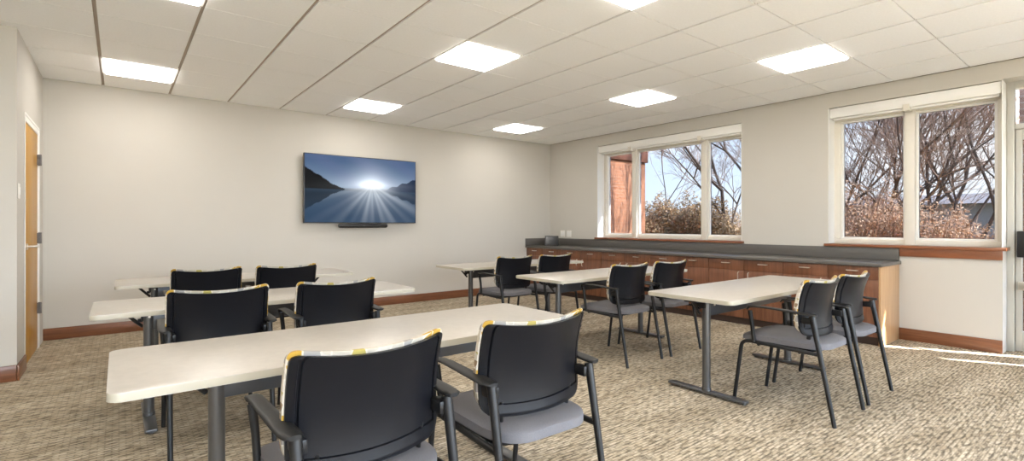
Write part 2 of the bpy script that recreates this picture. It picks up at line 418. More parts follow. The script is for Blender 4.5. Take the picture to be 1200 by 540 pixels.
# ------------------------------------------------------------------ storefront glazing with door (right edge of the picture)
r = root_struct('door_2')
xa, xb = XW+.20, XW+.29
y1 = SF[1]
mem = [((xa, y1-.055, 0), (xb, y1-.001, 2.598)), ((xa, SF[0]+.001, 2.53), (xb, y1-.055, 2.598)), ((xa, SF[0]+.001, 0), (xb, SF[0]+.06, 2.53)),
       ((xa, -.34, 0), (xb, -.28, 2.53)), ((xa, -1.5, 0), (xb, -1.44, 2.53)), ((xa, -.28, 2.14), (xb, y1-.055, 2.19)),
       ((xa, SF[0]+.06, 0), (xb, -.34, .10))]
struct(boxes('door_frame', mem, M['alu'], r, bevel=.004))
dl = [((xa+.02, .77, .01), (xb-.02, .815, 2.135)), ((xa+.02, -.275, .01), (xb-.02, -.19, 2.135)), ((xa+.02, -.19, .01), (xb-.02, .77, .20)), ((xa+.02, -.19, 2.04), (xb-.02, .77, 2.135))]
struct(boxes('door_leaf', dl, M['alu'], r, bevel=.004))
struct(boxes('door_pane', [((xa+.04, -.195, .195), (xa+.046, .775, 2.045)), ((xa+.04, SF[0]+.05, .09), (xa+.046, -1.49, 2.54)), ((xa+.04, -1.45, .09), (xa+.046, -.33, 2.54)), ((xa+.04, -.29, 2.18), (xa+.046, y1-.05, 2.54))], M['clear_glass'], r))
bm = bmesh.new(); bm_box(bm, (xa-.045, -.15, .93), (xa-.015, .74, .99), .008); bm_box(bm, (xa-.05, .70, .91), (xa+.02, .80, 1.16), .008); struct(obj('push_bar', bm, M['dark'], r))
bm = bmesh.new(); bm_box(bm, (xa-.06, .52, .60), (xa-.02, .79, .68), .006); struct(obj('door_rail', bm, M['nickel'], r))

# added sheer shade over the fixed glazing, spreads soft daylight into the room
def sheer():
    m = bpy.data.materials.new('daylight_diffusing_sheer'); m.use_nodes = True
    nt = m.node_tree; nt.nodes.clear()
    o = nt.nodes.new('ShaderNodeOutputMaterial'); a = nt.nodes.new('ShaderNodeBsdfTranslucent'); b = nt.nodes.new('ShaderNodeBsdfDiffuse')
    a.inputs[0].default_value = (.94, .955, .97, 1); b.inputs[0].default_value = (.9, .9, .88, 1)
    mx = nt.nodes.new('ShaderNodeMixShader'); mx.inputs[0].default_value = .30
    nt.links.new(a.outputs[0], mx.inputs[1]); nt.links.new(b.outputs[0], mx.inputs[2]); nt.links.new(mx.outputs[0], o.inputs[0])
    return m
t = thing('roller_shade', 'added sheer white shade spreading daylight beside the glazed door, outside the picture', 'window shade', (XW+.13, -1.5, 2.585))
bm = bmesh.new(); bm_box(bm, (-.0008, -1.14, -2.5), (.0008, 1.14, -.06)); obj('fabric', bm, sheer(), t)
bm = bmesh.new(); bm_box(bm, (-.045, -1.16, -.08), (.045, 1.16, -.001), .008); obj('cassette', bm, M['white'], t)
bm = bmesh.new(); bm_box(bm, (-.012, -1.14, -2.53), (.012, 1.14, -2.5), .004); obj('bottom_rail', bm, M['light_frame'], t)

# ------------------------------------------------------------------ wooden door in the left wall
r = root_struct('door_1')
struct(boxes('door_frame', [((XL-.13, 5.901, 0), (XL+.002, 5.945, 2.158)), ((XL-.13, 6.795, 0), (XL+.002, 6.839, 2.158)), ((XL-.13, 5.945, 2.11), (XL+.002, 6.795, 2.158)),
        ((XL+.001, 5.88, 0), (XL+.006, 5.901, 2.18)), ((XL+.001, 6.839, 0), (XL+.006, 6.86, 2.18)), ((XL+.001, 5.901, 2.158), (XL+.006, 6.839, 2.18))], M['white'], r, bevel=.002))
struct(boxes('door_leaf', [((XL-.048, 5.949, .008), (XL-.004, 6.791, 2.106))], M['door'], r, bevel=.002))
for z in (.40, 1.09, 1.86):
    bm = bmesh.new(); bm_tube(bm, [(XL+.014, 6.793, z-.055), (XL+.014, 6.793, z+.055)], .013, 10); bm_box(bm, (XL-.004, 6.755, z-.05), (XL+.007, 6.83, z+.05))
    struct(obj('hinge', bm, M['steel'], r))
bm = bmesh.new()
bm_tube(bm, [(XL-.004, 6.02, 1.03), (XL+.008, 6.02, 1.03)], .027, 18, up=(0, 0, 1))
bm_tube(bm, fillet([(XL+.004, 6.02, 1.03), (XL+.06, 6.02, 1.03), (XL+.06, 6.15, 1.03)], .02), .010, 10)
struct(obj('door_handle', bm, M['nickel'], r))

# switch and outlets
t = thing('light_switch', 'small white wall switch plate beside the wooden door', 'light switch', (XL, 5.565, 1.49))
bm = bmesh.new(); bm_box(bm, (.0005, -.036, -.06), (.007, .036, .06), .003); obj('plate', bm, M['plate'], t)
bm = bmesh.new(); bm_box(bm, (.006, -.014, -.03), (.012, .014, .03), .002); obj('rocker', bm, M['white'], t)
for k, (y, l) in enumerate(((6.85, 'cream double outlet plate above the counter, nearer the room corner'), (6.68, 'cream double outlet plate above the counter, nearer the window'))):
    t = thing('wall_outlet', l, 'outlet', (XW, y, 1.055), 0, 'outlets above the counter')
    bm = bmesh.new(); bm_box(bm, (-.007, -.058, -.06), (-.0005, .058, .06), .003); obj('plate', bm, M['plate'], t)
    for dy in (-.026, .026):
        bm = bmesh.new()
        bm_box(bm, (-.010, dy-.017, -.034), (-.006, dy+.017, .034), .0015)
        bm_box(bm, (-.0104, dy-.008, -.02), (-.0098, dy-.005, -.008)); bm_box(bm, (-.0104, dy+.005, -.02), (-.0098, dy+.008, -.008))
        obj('socket', bm, M['white'], t)

# ------------------------------------------------------------------ television and video bar
def tv():
    x0, x1, z0, z1, yf = 1.974, 3.652, 1.245, 2.205, 7.10
    cx, cz = (x0+x1)/2, (z0+z1)/2; w, h = (x1-x0)/2, (z1-z0)/2
    t = thing('television', 'wide flat television on the wall showing a sunlit lake and dark hills', 'television', (cx, YT, cz))
    bm = bmesh.new(); bm_box(bm, (-w, -.10, -h), (w, -.062, h), .004); bm_box(bm, (-w+.25, -.062, -h+.15), (w-.25, -.035, h-.2), .01)
    obj('housing', bm, M['tv_bezel'], t)
    bm = bmesh.new(); bm_box(bm, (-.32, -.036, -.2), (.32, -.001, .2), .004); obj('wall_mount', bm, M['black_metal'], t)
    nx, nz = 200, 112; bw = .011
    vs, fs, cols = [], [], []
    def hill(u, base, seed, amp):
        return base + amp*(.5*math.sin(u*17+seed)+.3*math.sin(u*41+seed*2)+.2*math.sin(u*93+seed*3))
    def lerp(a, b, k): k = max(0, min(1, k)); return tuple(p+(q-p)*k for p, q in zip(a, b))
    def pic(u, v):
        hz = .50                                   # shoreline
        su, sv = .575, .585                        # sun
        du, dv = (u-su)*1.75, v-sv
        d = math.hypot(du, dv)
        vv = v if v >= hz else 2*hz-v              # mirrored for water
        sky = lerp((.30, .40, .52), (.12, .19, .32), (vv-hz)/.42)
        sky = lerp(sky, (.20, .24, .40), .35*math.sin(u*9+vv*7)**2)
        c = sky
        left = hill(u, .80-.92*u, 1.0, .022) if u < .36 else hz
        right = hz+.02+max(0, (u-.70))*.62+.012*math.sin(u*60) if u > .70 else hz
        far = hz+.035+.015*math.sin(u*13)
        if u < .34 and vv < left: c = lerp((.003, .004, .008), (.016, .019, .026), (u/.34)**3)
        elif u > .70 and vv < right: c = lerp((.07, .11, .19), (.012, .035, .09), (u-.7)/.3)
        elif vv < far: c = lerp((.12, .15, .20), (.30, .36, .44), (vv-hz)/.05)
        if v < hz:
            c = tuple(q*.62 for q in c); c = lerp(c, (.025, .085, .16), .30+.45*(hz-v)/hz)
            c = lerp(c, (.10, .17, .25), .35*math.exp(-((v-hz)/.05)**2))
        ang = math.atan2(dv, du)
        ray = .5+.5*math.sin(ang*13+1.2)*math.sin(ang*29+.5)
        fall = math.exp(-d*2.3)
        ray = .5+.5*math.sin(ang*7+1.9)*math.sin(ang*17+.5)
        fall = math.exp(-d*1.7)
        dn = min(1, max(0, (.05-dv)/.22))
        ray2 = .70*dn*fall*(max(0, ray-.25)*.9+.15)*(.45+.55*min(1, max(0, (u-.35)/.3)))
        g = .55*math.exp(-(du/.20)**2-(dv/.055)**2)+.28*math.exp(-(du/.55)**2-(dv/.12)**2)+.35*math.exp(-(du/.16)**2-(max(0, dv)/.13)**2-(min(0, dv)/.05)**2)+.30*math.exp(-(d/.30)**2)
        if u < .34 and vv < left: g *= .15; ray2 *= .4
        elif u > .70 and vv < right: g *= 1-.6*min(1, (u-.70)/.15); ray2 *= 1-.4*min(1, (u-.70)/.15)
        return tuple(min(1.0, .9*q**1.25+s) for q, s in zip(c, [(g+.8*ray2)*k for k in (.86, .90, .93)]))
    for j in range(nz+1):
        for i in range(nx+1):
            u, v = i/nx, j/nz
            vs.append((-w+bw+u*(2*w-2*bw), -.1008, -h+bw+v*(2*h-2*bw))); cols.append((*pic(u, v), 1))
    for j in range(nz):
        for i in range(nx):
            a = j*(nx+1)+i; fs.append((a, a+1, a+nx+2, a+nx+1))
    me = bpy.data.meshes.new('screen'); me.from_pydata(vs, [], fs)
    ca = me.color_attributes.new('picture', 'FLOAT_COLOR', 'POINT')
    ca.data.foreach_set('color', [c for q in cols for c in q])
    m, nt, b = new_mat('screen_picture')
    at = nt.nodes.new('ShaderNodeVertexColor'); at.layer_name = 'picture'
    b.inputs['Base Color'].default_value = (.005, .005, .005, 1); b.inputs['Roughness'].default_value = .3; b.inputs['Specular IOR Level'].default_value = .04
    nt.links.new(at.outputs['Color'], b.inputs['Emission Color']); b.inputs['Emission Strength'].default_value = .74
    me.materials.append(m)
    o = bpy.data.objects.new('screen', me); COL.objects.link(o); o.parent = t
    M['_screen'] = b
    # video bar
    s = thing('video_bar', 'slim black speaker bar mounted on the wall under the television', 'speaker', (2.815, YT, 1.207))
    bm = bmesh.new(); bm_tube(bm, [(-.365, -.085, 0), (-.350, -.085, 0), (.350, -.085, 0), (.365, -.085, 0)], [.022, .030, .030, .022], 16, flat=1.0); obj('body', bm, M['dark'], s)
    bm = bmesh.new(); bm_box(bm, (-.15, -.075, -.015), (.15, -.001, .015), .003); obj('wall_bracket', bm, M['black_metal'], s)
    bm = bmesh.new(); bm_tube(bm, [(0, -.113, 0), (0, -.119, 0)], .012, 16); obj('camera_lens', bm, M['tv_bezel'], s)
tv()

# ------------------------------------------------------------------ base cabinets and worktop
YE = 1.69; XF = 5.98; CT0, CT1 = .80, .835
cab_lab = ['brown base cabinet at the open right-hand end of the counter, behind the front right chairs',
           'brown base cabinet second from the open end of the counter, behind the front right table',
           'brown base cabinet third from the open right-hand end of the counter',
           'brown base cabinet fourth from the open end, below the left window',
           'brown base cabinet below the left half of the left window, second from the room corner',
           'brown base cabinet in the room corner, under the small black touch panel']
wd = (YT-.004-YE)/6
def cabinet(k):
    y0 = YE+k*wd+.0015; y1 = YE+(k+1)*wd-.0015
    t = thing('base_cabinet', cab_lab[k], 'cabinet', ((XF+XW)/2, (y0+y1)/2, 0), 0, 'base cabinets under the counter')
    hx = XF-(XF+XW)/2; bx = XW-.003-(XF+XW)/2; L = (y1-y0)/2
    boxes('body', [((hx+.02, -L, .085), (bx, L, CT0-.001))], M['cab'], t)
    boxes('toe_kick', [((hx+.055, -L, .001), (bx, L, .085))], M['toe'], t)
    for a, b in ((-L+.0015, -.0015), (.0015, L-.0015)):
        bm = bmesh.new(); bm_box(bm, (hx, a, .665), (hx+.0195, b, CT0-.006), .0015); d = obj('drawer', bm, M['cab'], t)
        c = (a+b)/2
        bm = bmesh.new(); bm_tube(bm, fillet([(hx+.001, c-.052, .75), (hx-.026, c-.048, .75), (hx-.026, c+.048, .75), (hx+.001, c+.052, .75)], .014), .0058, 8); obj('drawer_pull', bm, M['nickel'], d)
        bm = bmesh.new(); bm_box(bm, (hx, a, .09), (hx+.0195, b, .661), .0015); d = obj('door', bm, M['cab'], t)
        c = -.062 if b < .01 else .062
        bm = bmesh.new(); bm_tube(bm, fillet([(hx+.001, c, .645), (hx-.026, c, .641), (hx-.026, c, .549), (hx+.001, c, .545)], .014), .0055, 8, up=(0, 1, 0)); obj('door_pull', bm, M['nickel'], d)
    if k == 0:
        e = boxes('end_panel', [((hx+.001, -L-.018, .001), (bx, -L-.0005, CT0-.001))], M['cab_sunlit'], t, bevel=.001)
        e['label'] = 'end panel with sunlight put into its paler veneer colour'
for k in range(6): cabinet(k)

t = thing('countertop', 'long dark grey worktop with upstand running under the windows', 'countertop', ((5.95+XW)/2, (1.675+YT)/2, CT0))
ox, oy = t.location.x, t.location.y
bm = bmesh.new(); bm_box(bm, (5.948-ox, 1.655-oy, 0), (XW-.002-ox, YT-.002-oy, CT1-CT0), .004); obj('worktop', bm, M['counter'], t)
bm = bmesh.new(); bm_box(bm, (XW-.022-ox, 1.672-oy, CT1-CT0+.0005), (XW-.002-ox, YT-.002-oy, .968-CT0), .003); obj('backsplash', bm, M['counter'], t)
bm = bmesh.new(); bm_box(bm, (5.95-ox, YT-.022-oy, CT1-CT0+.0005), (XW-.023-ox, YT-.002-oy, .968-CT0), .003); obj('side_splash', bm, M['counter'], t)

# desk panel on the counter
t = thing('touch_panel', 'small black tilted touch panel standing on the counter by the room corner', 'touch panel', (6.27, 6.82, CT1), math.radians(42))
t.scale = (1.32, 1.12, 1.32)
bm = bmesh.new()
prof = [(-.07, .0005), (.055, .0005), (.06, .02), (.01, .135), (-.002, .14), (-.012, .13), (-.07, .012)]
a = [bm.verts.new((x, -.11, z)) for x, z in prof]; b = [bm.verts.new((x, .11, z)) for x, z in prof]
n = len(prof)
for k in range(n): bm.faces.new((a[k], a[(k+1) % n], b[(k+1) % n], b[k]))
bm.faces.new(a); bm.faces.new(list(reversed(b))); bmesh.ops.bevel(bm, geom=bm.edges[:], offset=.003, segments=2, affect='EDGES')
obj('body', bm, M['dark'], t)
bm = bmesh.new(); v = [bm.verts.new(p) for p in ((-.067, -.095, .0215), (-.067, .095, .0215), (-.0165, .095, .1245), (-.0165, -.095, .1245))]
bm.faces.new(v); bmesh.ops.solidify(bm, geom=bm.faces[:], thickness=.002); obj('screen', bm, plain('panel_glass', (.03, .033, .038), .15), t)

# ------------------------------------------------------------------ training tables
TL, TD, TH = 1.98, 0.67, 0.72
def table(x0, yc, label, legs):
    """x0 left edge, yc centre line, legs: x of the two posts"""
    cx = x0+TL/2
    t = thing('training_table', label, 'table', (cx, yc, 0), 0, 'cream training tables')
    bm = bmesh.new(); bm_prism(bm, rrect(-TL/2, -TD/2, TL/2, TD/2, .035), TH-.028, TH, 1, 0, .004)
    obj('tabletop', bm, [M['lam'], M['lam_edge']], t)
    la, lb = legs[0]-cx, legs[1]-cx
    bm = bmesh.new(); bm_box(bm, (la+.02, -.055, TH-.155), (lb-.02, -.015, TH-.036), .004); obj('beam', bm, M['beam'], t)
    for s, lx in ((-1, la), (1, lb)):
        bm = bmesh.new(); bm_tube(bm, [(0, 0, .028), (0, 0, TH-.045)], .029, 20); g = obj('leg', bm, M['grey_metal'], t); g.location = (lx, -.035, 0)
        bm = bmesh.new()
        bm_prism(bm, rrect(-.032, -.30, .032, .305, .012, 3), .012, .030, 0, 0, .004)
        for yy in (-.275, .28): bm_tube(bm, [(0, yy, 0.0005), (0, yy, .013)], .013, 12)
        bm_tube(bm, [(0, 0, .028), (0, 0, .05)], .033, 20)
        obj('foot', bm, M['grey_metal'], g)
        bm = bmesh.new(); bm_box(bm, (-.035, -.20, TH-.046), (.035, .23, TH-.0285), .003); bm_box(bm, (-.15, -.05, TH-.048), (.11, .05, TH-.0285), .003); bm_box(bm, (-.04, -.045, TH-.10), (.04, .045, TH-.042), .006)
        g2 = obj('bracket', bm, M['black_metal'], t); g2.location = (lx, 0, 0)
        bm = bmesh.new(); bm_tube(bm, [(-.055, 0, TH-.10), (-.03, 0, TH-.10)], .011, 10, up=(0, 0, 1)); obj('knob', bm, M['black_metal'], g2)
        bm = bmesh.new(); bm_tube(bm, [(0, -.068, TH-.068), (0, -.062, TH-.068)], .007, 10); obj('bolt', bm, M['nickel'], g)
        d = .16 if s < 0 else -.16
        bm = bmesh.new(); bm_tube(bm, [(.12*s, 0, TH-.045), (.06*s, 0, TH-.11), (.03*s, 0, TH-.14)], .010, 8); obj('brace', bm, M['black_metal'], g2)
    return t
table(-.03, 2.225, 'long cream table nearest the camera, at front left with two chairs before it', (.292, 1.60))
table(-.13, 3.92, 'cream table second from the camera on the left, half hidden behind chair backs', (.148, 1.47))
table(-.03, 5.52, 'cream table farthest left against the television wall, seen almost edge-on', (.25, 1.58))
table(3.13, 2.02, 'cream table at right in front of the cabinets, nearest the right window', (3.335, 4.64))
table(3.09, 3.57, 'middle cream table of the right-hand column, between two pairs of chairs', (3.335, 4.595))
table(3.11, 5.20, 'cream table in the back right corner, nearest the counter corner and television wall', (3.40, 4.68))

# ------------------------------------------------------------------ chairs
def back_surface(bulge, W, ztop, zbot, r, off, xs=None, zs=None):
    """grid points of a rounded, concave back: returns function (u, z) -> point, plus rows of z"""
    def hw(z):
        w = W
        if z > ztop-r: d = z-(ztop-r); return w-r+math.sqrt(max(0, r*r-d*d))
        if z < zbot+r*2.2: rr = r*2.2; d = (zbot+rr)-z; return w-rr+math.sqrt(max(0, rr*rr-d*d))
        return w
    def P(u, z, extra=0):
        k = (z-zbot)/(ztop-zbot)
        x = u*hw(z)
        s = x/W
        y = .180 - .034*k + .11*k*(1-k) + bulge*(s*s-1) + off + extra
        zz = z + .020*(s*s)*k - .012*(1-s*s)*(1-k)
        return Vector((x, y-.31, zz))
    return P

def grid_shell(bm, P, us, zs, front, rear):
    """closed shell between two offset surfaces"""
    A = [[bm.verts.new(P(u, z, front(u, z))) for u in us] for z in zs]
    B = [[bm.verts.new(P(u, z, rear(u, z))) for u in us] for z in zs]
    nz, nu = len(zs), len(us)
    for j in range(nz-1):
        for i in range(nu-1):
            bm.faces.new((A[j][i], A[j][i+1], A[j+1][i+1], A[j+1][i])); bm.faces.new((B[j][i], B[j+1][i], B[j+1][i+1], B[j][i+1]))
    loop = [(0, i) for i in range(nu)]+[(j, nu-1) for j in range(1, nz)]+[(nz-1, i) for i in range(nu-2, -1, -1)]+[(j, 0) for j in range(nz-2, 0, -1)]
    for k in range(len(loop)):
        p, q = loop[k], loop[(k+1) % len(loop)]
        bm.faces.new((A[p[0]][p[1]], B[p[0]][p[1]], B[q[0]][q[1]], A[q[0]][q[1]]))

def zrows(zb, zt, r, n, extra=()):
    out = [zb+r*2.2*(1-math.cos(PI/2*k/6)) for k in range(6)]
    out += [zb+r*2.2+(zt-zb-3.2*r)*k/n for k in range(n+1)]
    out += [zt-r+r*math.sin(PI/2*k/6) for k in range(1, 7)]
    return sorted(set(round(z, 5) for z in out+list(extra)))

def make_chair():
    t = thing('side_chair', '', 'chair', (0, 0, 0), 0, 'black-backed armchairs at the tables')
    ys = -.31
    # seat cushion
    bm = bmesh.new()
    us = [-1, -.97, -.9, -.8, -.6, -.3, 0, .3, .6, .8, .9, .97, 1]; vs = [0, .008, .03, .07, .13, .2, .28, .4, .5, .6, .7, .8, .88, .94, .975, 1]
    def seat_pt(u, v, top):
        hw = .236-.012*(1-v)
        cr = .06
        y = .058+.529*v
        d0, d1 = (y-.058, .15) if v < .5 else (.587-y, cr)
        if d0 < d1: hw = hw-d1*.8+.8*math.sqrt(max(0, d1*d1-(d1-d0)**2))
        x = u*hw
        edge = max(abs(u)**6, abs(2*v-1)**6)
        if top: z = .499 - .006*(1-v) - .022*edge - .020*max(0, (v-.72)/.28)**2 + .006*math.cos(u*PI/2) - .010*math.sin(v*PI)*(1-abs(u))
        else: z = .434 + .006*edge - .006*max(0, (v-.72)/.28)**2
        return Vector((x, y+ys + .012*(1-u*u)*(v > .9), z))
    A = [[bm.verts.new(seat_pt(u, v, 1)) for u in us] for v in vs]; B = [[bm.verts.new(seat_pt(u, v, 0)) for u in us] for v in vs]
    nv, nu = len(vs), len(us)
    for j in range(nv-1):
        for i in range(nu-1):
            bm.faces.new((A[j][i], A[j][i+1], A[j+1][i+1], A[j+1][i])); bm.faces.new((B[j][i], B[j+1][i], B[j+1][i+1], B[j][i+1]))
    loop = [(0, i) for i in range(nu)]+[(j, nu-1) for j in range(1, nv)]+[(nv-1, i) for i in range(nu-2, -1, -1)]+[(j, 0) for j in range(nv-2, 0, -1)]
    for k in range(len(loop)):
        p, q = loop[k], loop[(k+1) % len(loop)]
        bm.faces.new((A[p[0]][p[1]], B[p[0]][p[1]], B[q[0]][q[1]], A[q[0]][q[1]]))
    obj('seat', bm, M['seat'], t, ang=50)
    bm = bmesh.new(); bm_prism(bm, rrect(-.215, .11+ys, .215, .575+ys, .06), .424, .4365, 0, 0, .004); obj('seat_pan', bm, M['black_plastic'], t)
    # back shell with recessed border line, seen from behind
    W, zt, zb, r = .248, .846, .520, .024
    P = back_surface(.058, W, zt, zb, r, 0)
    gu = [-1, -.985, -.95, -.915, -.905, -.885, -.875, -.8, -.65, -.5, -.3, -.1]
    us = gu+[-u for u in reversed(gu)]
    zg = zb+.046
    zs = zrows(zb, zt, r, 14, (zg-.004, zg-.0015, zg+.0035, zg+.006))
    def rear(u, z):
        k = abs(u)
        e = 0.0
        if k > .97 or z > zt-.004 or z < zb+.006: e = .004
        if z > zg-.002 and .88 <= k <= .91: e = .007
        elif zg-.002 <= z <= zg+.004 and k < .91: e = .007
        elif k < .88 and z > zg: e = -.002
        return e
    bm = bmesh.new(); grid_shell(bm, P, us, zs, lambda u, z: .014, rear)
    obj('back_shell', bm, M['black_plastic'], t, ang=40)
    # padded patterned front
    zt2, zb2, W2_ = .859, .535, .253
    P2 = back_surface(.058, W2_, zt2, zb2, .03, .0145)
    us2 = [-1, -.99, -.96, -.9, -.8, -.6, -.35, -.1, .1, .35, .6, .8, .9, .96, .99, 1]
    zs2 = zrows(zb2, zt2, .03, 10)
    def bulge(u, z):
        ku = max(0, 1-abs(u)**5); kz = max(0, 1-abs(2*(z-zb2)/(zt2-zb2)-1)**5)
        kk = (z-zb2)/(zt2-zb2)
        return .012+.012*(1-kk)+.024*min(1, (ku*kz)**.5)
    bm = bmesh.new(); grid_shell(bm, P2, us2, zs2, bulge, lambda u, z: 0.0)
    obj('back_cushion', bm, M['pattern'], t, ang=60)['label'] = 'patterned padding with yellow, grey and cream patches'
    # legs, rails, arms
    for s in (-1, 1):
        x = s*.243
        top = Vector((x*1.0, .124+ys, .652)); foot = Vector((x, 0+ys, .0005))
        pts = [foot.lerp(top, k/8) for k in range(9)]
        bm = bmesh.new(); bm_tube(bm, pts, [.0125+.0055*(k/8)**1.5 for k in range(9)], 12, flat=1.0); obj('leg', bm, M['black_metal'], t)
        bm = bmesh.new(); bm_tube(bm, fillet([(x*.97, .628+ys, .0005), (x*.97, .572+ys, .42), (x*.97, .50+ys, .432)], [.05]), .0125, 12, up=(1, 0, 0)); obj('leg', bm, M['black_metal'], t)
        # arm: pad widening to the rear with its front support
        bm = bmesh.new()
        path = [Vector((x*.99, .487+ys, .43)), Vector((x*1.01, .497+ys, .55)), Vector((x*1.04, .508+ys, .640))]
        bm_tube(bm, path, [.0125, .013, .0145], 12, up=(1, 0, 0))
        sec = [(.527, .650, .014, 1.03), (.515, .664, .019, 1.04), (.47, .672, .021, 1.05), (.40, .674, .022, 1.06), (.32, .672, .023, 1.07), (.24, .669, .025, 1.07), (.18, .666, .027, 1.065), (.135, .663, .028, 1.055), (.105, .662, .024, 1.05), (.095, .661, .014, 1.04)]
        rings = []
        for (y, z, hwid, f) in sec:
            cx = x*f; hh = .0068; hwid *= 1.12
            rings.append([bm.verts.new((cx+hwid*math.copysign(abs(math.cos(a))**.6, math.cos(a)), y+ys, z+hh*math.copysign(abs(math.sin(a))**.8, math.sin(a)))) for a in [2*PI*k/14 for k in range(14)]])
        for a, b in zip(rings, rings[1:]):
            for k in range(14): bm.faces.new((a[k], a[(k+1) % 14], b[(k+1) % 14], b[k]))
        bm.faces.new(list(reversed(rings[0]))); bm.faces.new(rings[-1])
        obj('armrest', bm, M['arm_plastic'], t, ang=50)
    bm = bmesh.new()
    for s in (-1, 1):
        x = s*.238
        bm_tube(bm, [(x*.99, .51+ys, .430), (x*.99, .30+ys, .424), (x*1.0, .085+ys, .42)], .0125, 12)
    bm_tube(bm, [(-.236, .46+ys, .416), (.236, .46+ys, .416)], .010, 10); bm_tube(bm, [(-.24, .20+ys, .414), (.24, .20+ys, .414)], .010, 10)
    for s in (-1, 1):   # plates that carry the back shell on the rear uprights
        bm_tube(bm, fillet([(s*.12, .26+ys, .418), (s*.16, .182+ys, .43), (s*.17, .168+ys, .575)], .04), .012, 10, flat=.6, up=(1, 0, 0))
        bm_box(bm, (s*.212, .118+ys, .60), (s*.246, .185+ys, .64), .004)
    obj('seat_frame', bm, M['black_metal'], t)
    return t

proto = make_chair()
chairs = [
    (.603, 1.305, .06, 'black-backed armchair nearest the camera, at bottom centre left of the front table'),
    (1.285, 1.315, -.02, 'black-backed armchair with visible grey seat, right one of the pair nearest the camera'),
    (.448, 3.06, .0, 'left black chair at the second left table, just beyond the nearest table'),
    (1.10, 3.04, .02, 'right black chair at the second left table, just beyond the nearest table'),
    (.565, 4.57, .03, 'left black chair back of the pair at the table along the television wall'),
    (1.165, 4.53, .03, 'right black chair back of the pair at the table along the television wall'),
    (3.625, 1.178, 0, 'armchair at the right table, left of its pair, whole grey seat in view'),
    (4.235, 1.185, 0, 'armchair at the right table nearest the cabinet end panel, right of its pair'),
    (3.65, 2.755, 0, 'armchair at the middle right table, left of its pair, beside the nearest left table end'),
    (4.268, 2.748, 0, 'armchair at the middle right table, right of its pair, partly behind the right table'),
    (3.52, 4.27, 0, 'armchair at the back right table, left of its pair, nearest the television wall baseboard'),
    (4.11, 4.23, 0, 'armchair at the back right table, right of its pair, in front of the corner cabinets'),
]
for k, (x, y, rz, l) in enumerate(chairs):
    if k == 0: o = proto; o.location = (x, y+.31, 0); o.rotation_euler.z = rz; o['label'] = l
    else: dup(proto, (x, y+.31, 0), rz, l)

# ------------------------------------------------------------------ outdoors
bm = bmesh.new(); bm_box(bm, (-40, -40, -.35), (70, 60, -.15)); struct(obj('ground', bm, M['ground'], smooth=False))

# brick wing with eave, left window
t = thing('brick_wing', 'sunlit salmon brick wing of the building outside the left window', 'building', (8.5, 8.6, -.15))
bm = bmesh.new(); bm_box(bm, (-1.6, -1.0, 0), (1.56, 1.0, 2.86)); obj('brick_wall', bm, M['brick'], t, smooth=False)
bm = bmesh.new(); bm_box(bm, (-1.6, -1.06, 2.87), (1.60, 1.1, 3.25), .01); obj('fascia', bm, M['fascia'], t)
# brick pier beside the entrance door, its unseen length sized to block sun
t = thing('brick_pier', 'brown brick pier outside the glazed door at the right edge', 'pier', (8.62, -.70, -.15))
bm = bmesh.new(); bm_box(bm, (-.45, -1.45, 0), (.68, 1.65, 4.6)); bm_box(bm, (-.5, -1.5, 4.6), (.73, 1.70, 4.75)); obj('brick_shaft', bm, M['brown_brick'], t, smooth=False)

# unseen eave and column, added to block sun from windows and door
bm = bmesh.new(); bm_box(bm, (XW+WT+.001, -2.2, 2.97), (7.60, 7.4, 3.2), .01); struct(obj('sun_block_eave', bm, M['fascia']))
t = thing('sun_block_column', 'slim added column narrowing the sun strip, outside the picture to the right', 'column', (7.48, -1.37, -.15))
bm = bmesh.new(); bm_box(bm, (-.11, -.11, 0), (.11, .11, 3.11)); bm_box(bm, (-.17, -.17, 0), (.17, .17, .25)); obj('brick_shaft', bm, M['brick'], t, smooth=False)

# far grey building behind the right window's trees
t = thing('far_building', 'low grey building far behind the bare trees in the right window', 'building', (34, 3.5, -.15))
FH = 2.35
bm = bmesh.new(); bm_box(bm, (-3, -11, 0), (3, 8, FH)); obj('wall', bm, M['concrete'], t, smooth=False)
bm = bmesh.new()
a = [bm.verts.new(p) for p in ((-3.6, -11.5, FH), (3.6, -11.5, FH), (3.6, 8.5, FH), (-3.6, 8.5, FH), (0, -9, FH+.6), (0, 6, FH+.6))]
for f in ((0, 1, 4), (1, 2, 5, 4), (2, 3, 5), (3, 0, 4, 5), (3, 2, 1, 0)): bm.faces.new([a[i] for i in f])
obj('roof', bm, M['roof'], t, smooth=False)

def tubes_mesh(segs, n=4):
    vs, fs = [], []
    for p, q, r0, r1 in segs:
        d = (q-p).normalized(); s = d.cross(Vector((0, 0, 1)))
        if s.length < 1e-3: s = Vector((1, 0, 0))
        s.normalize(); u = s.cross(d)
        b = len(vs)
        for c, r in ((p, r0), (q, r1)):
            for k in range(n):
                a = 2*PI*k/n; vs.append(c+s*r*math.cos(a)+u*r*math.sin(a))
        for k in range(n): fs.append((b+k, b+(k+1) % n, b+n+(k+1) % n, b+n+k))
    return vs, fs
def py_obj(name, vs, fs, mat, parent):
    me = bpy.data.meshes.new(name); me.from_pydata([tuple(v) for v in vs], [], fs); me.materials.append(mat)
    me.polygons.foreach_set('use_smooth', [False]*len(me.polygons))
    o = bpy.data.objects.new(name, me); COL.objects.link(o); o.parent = parent; return o

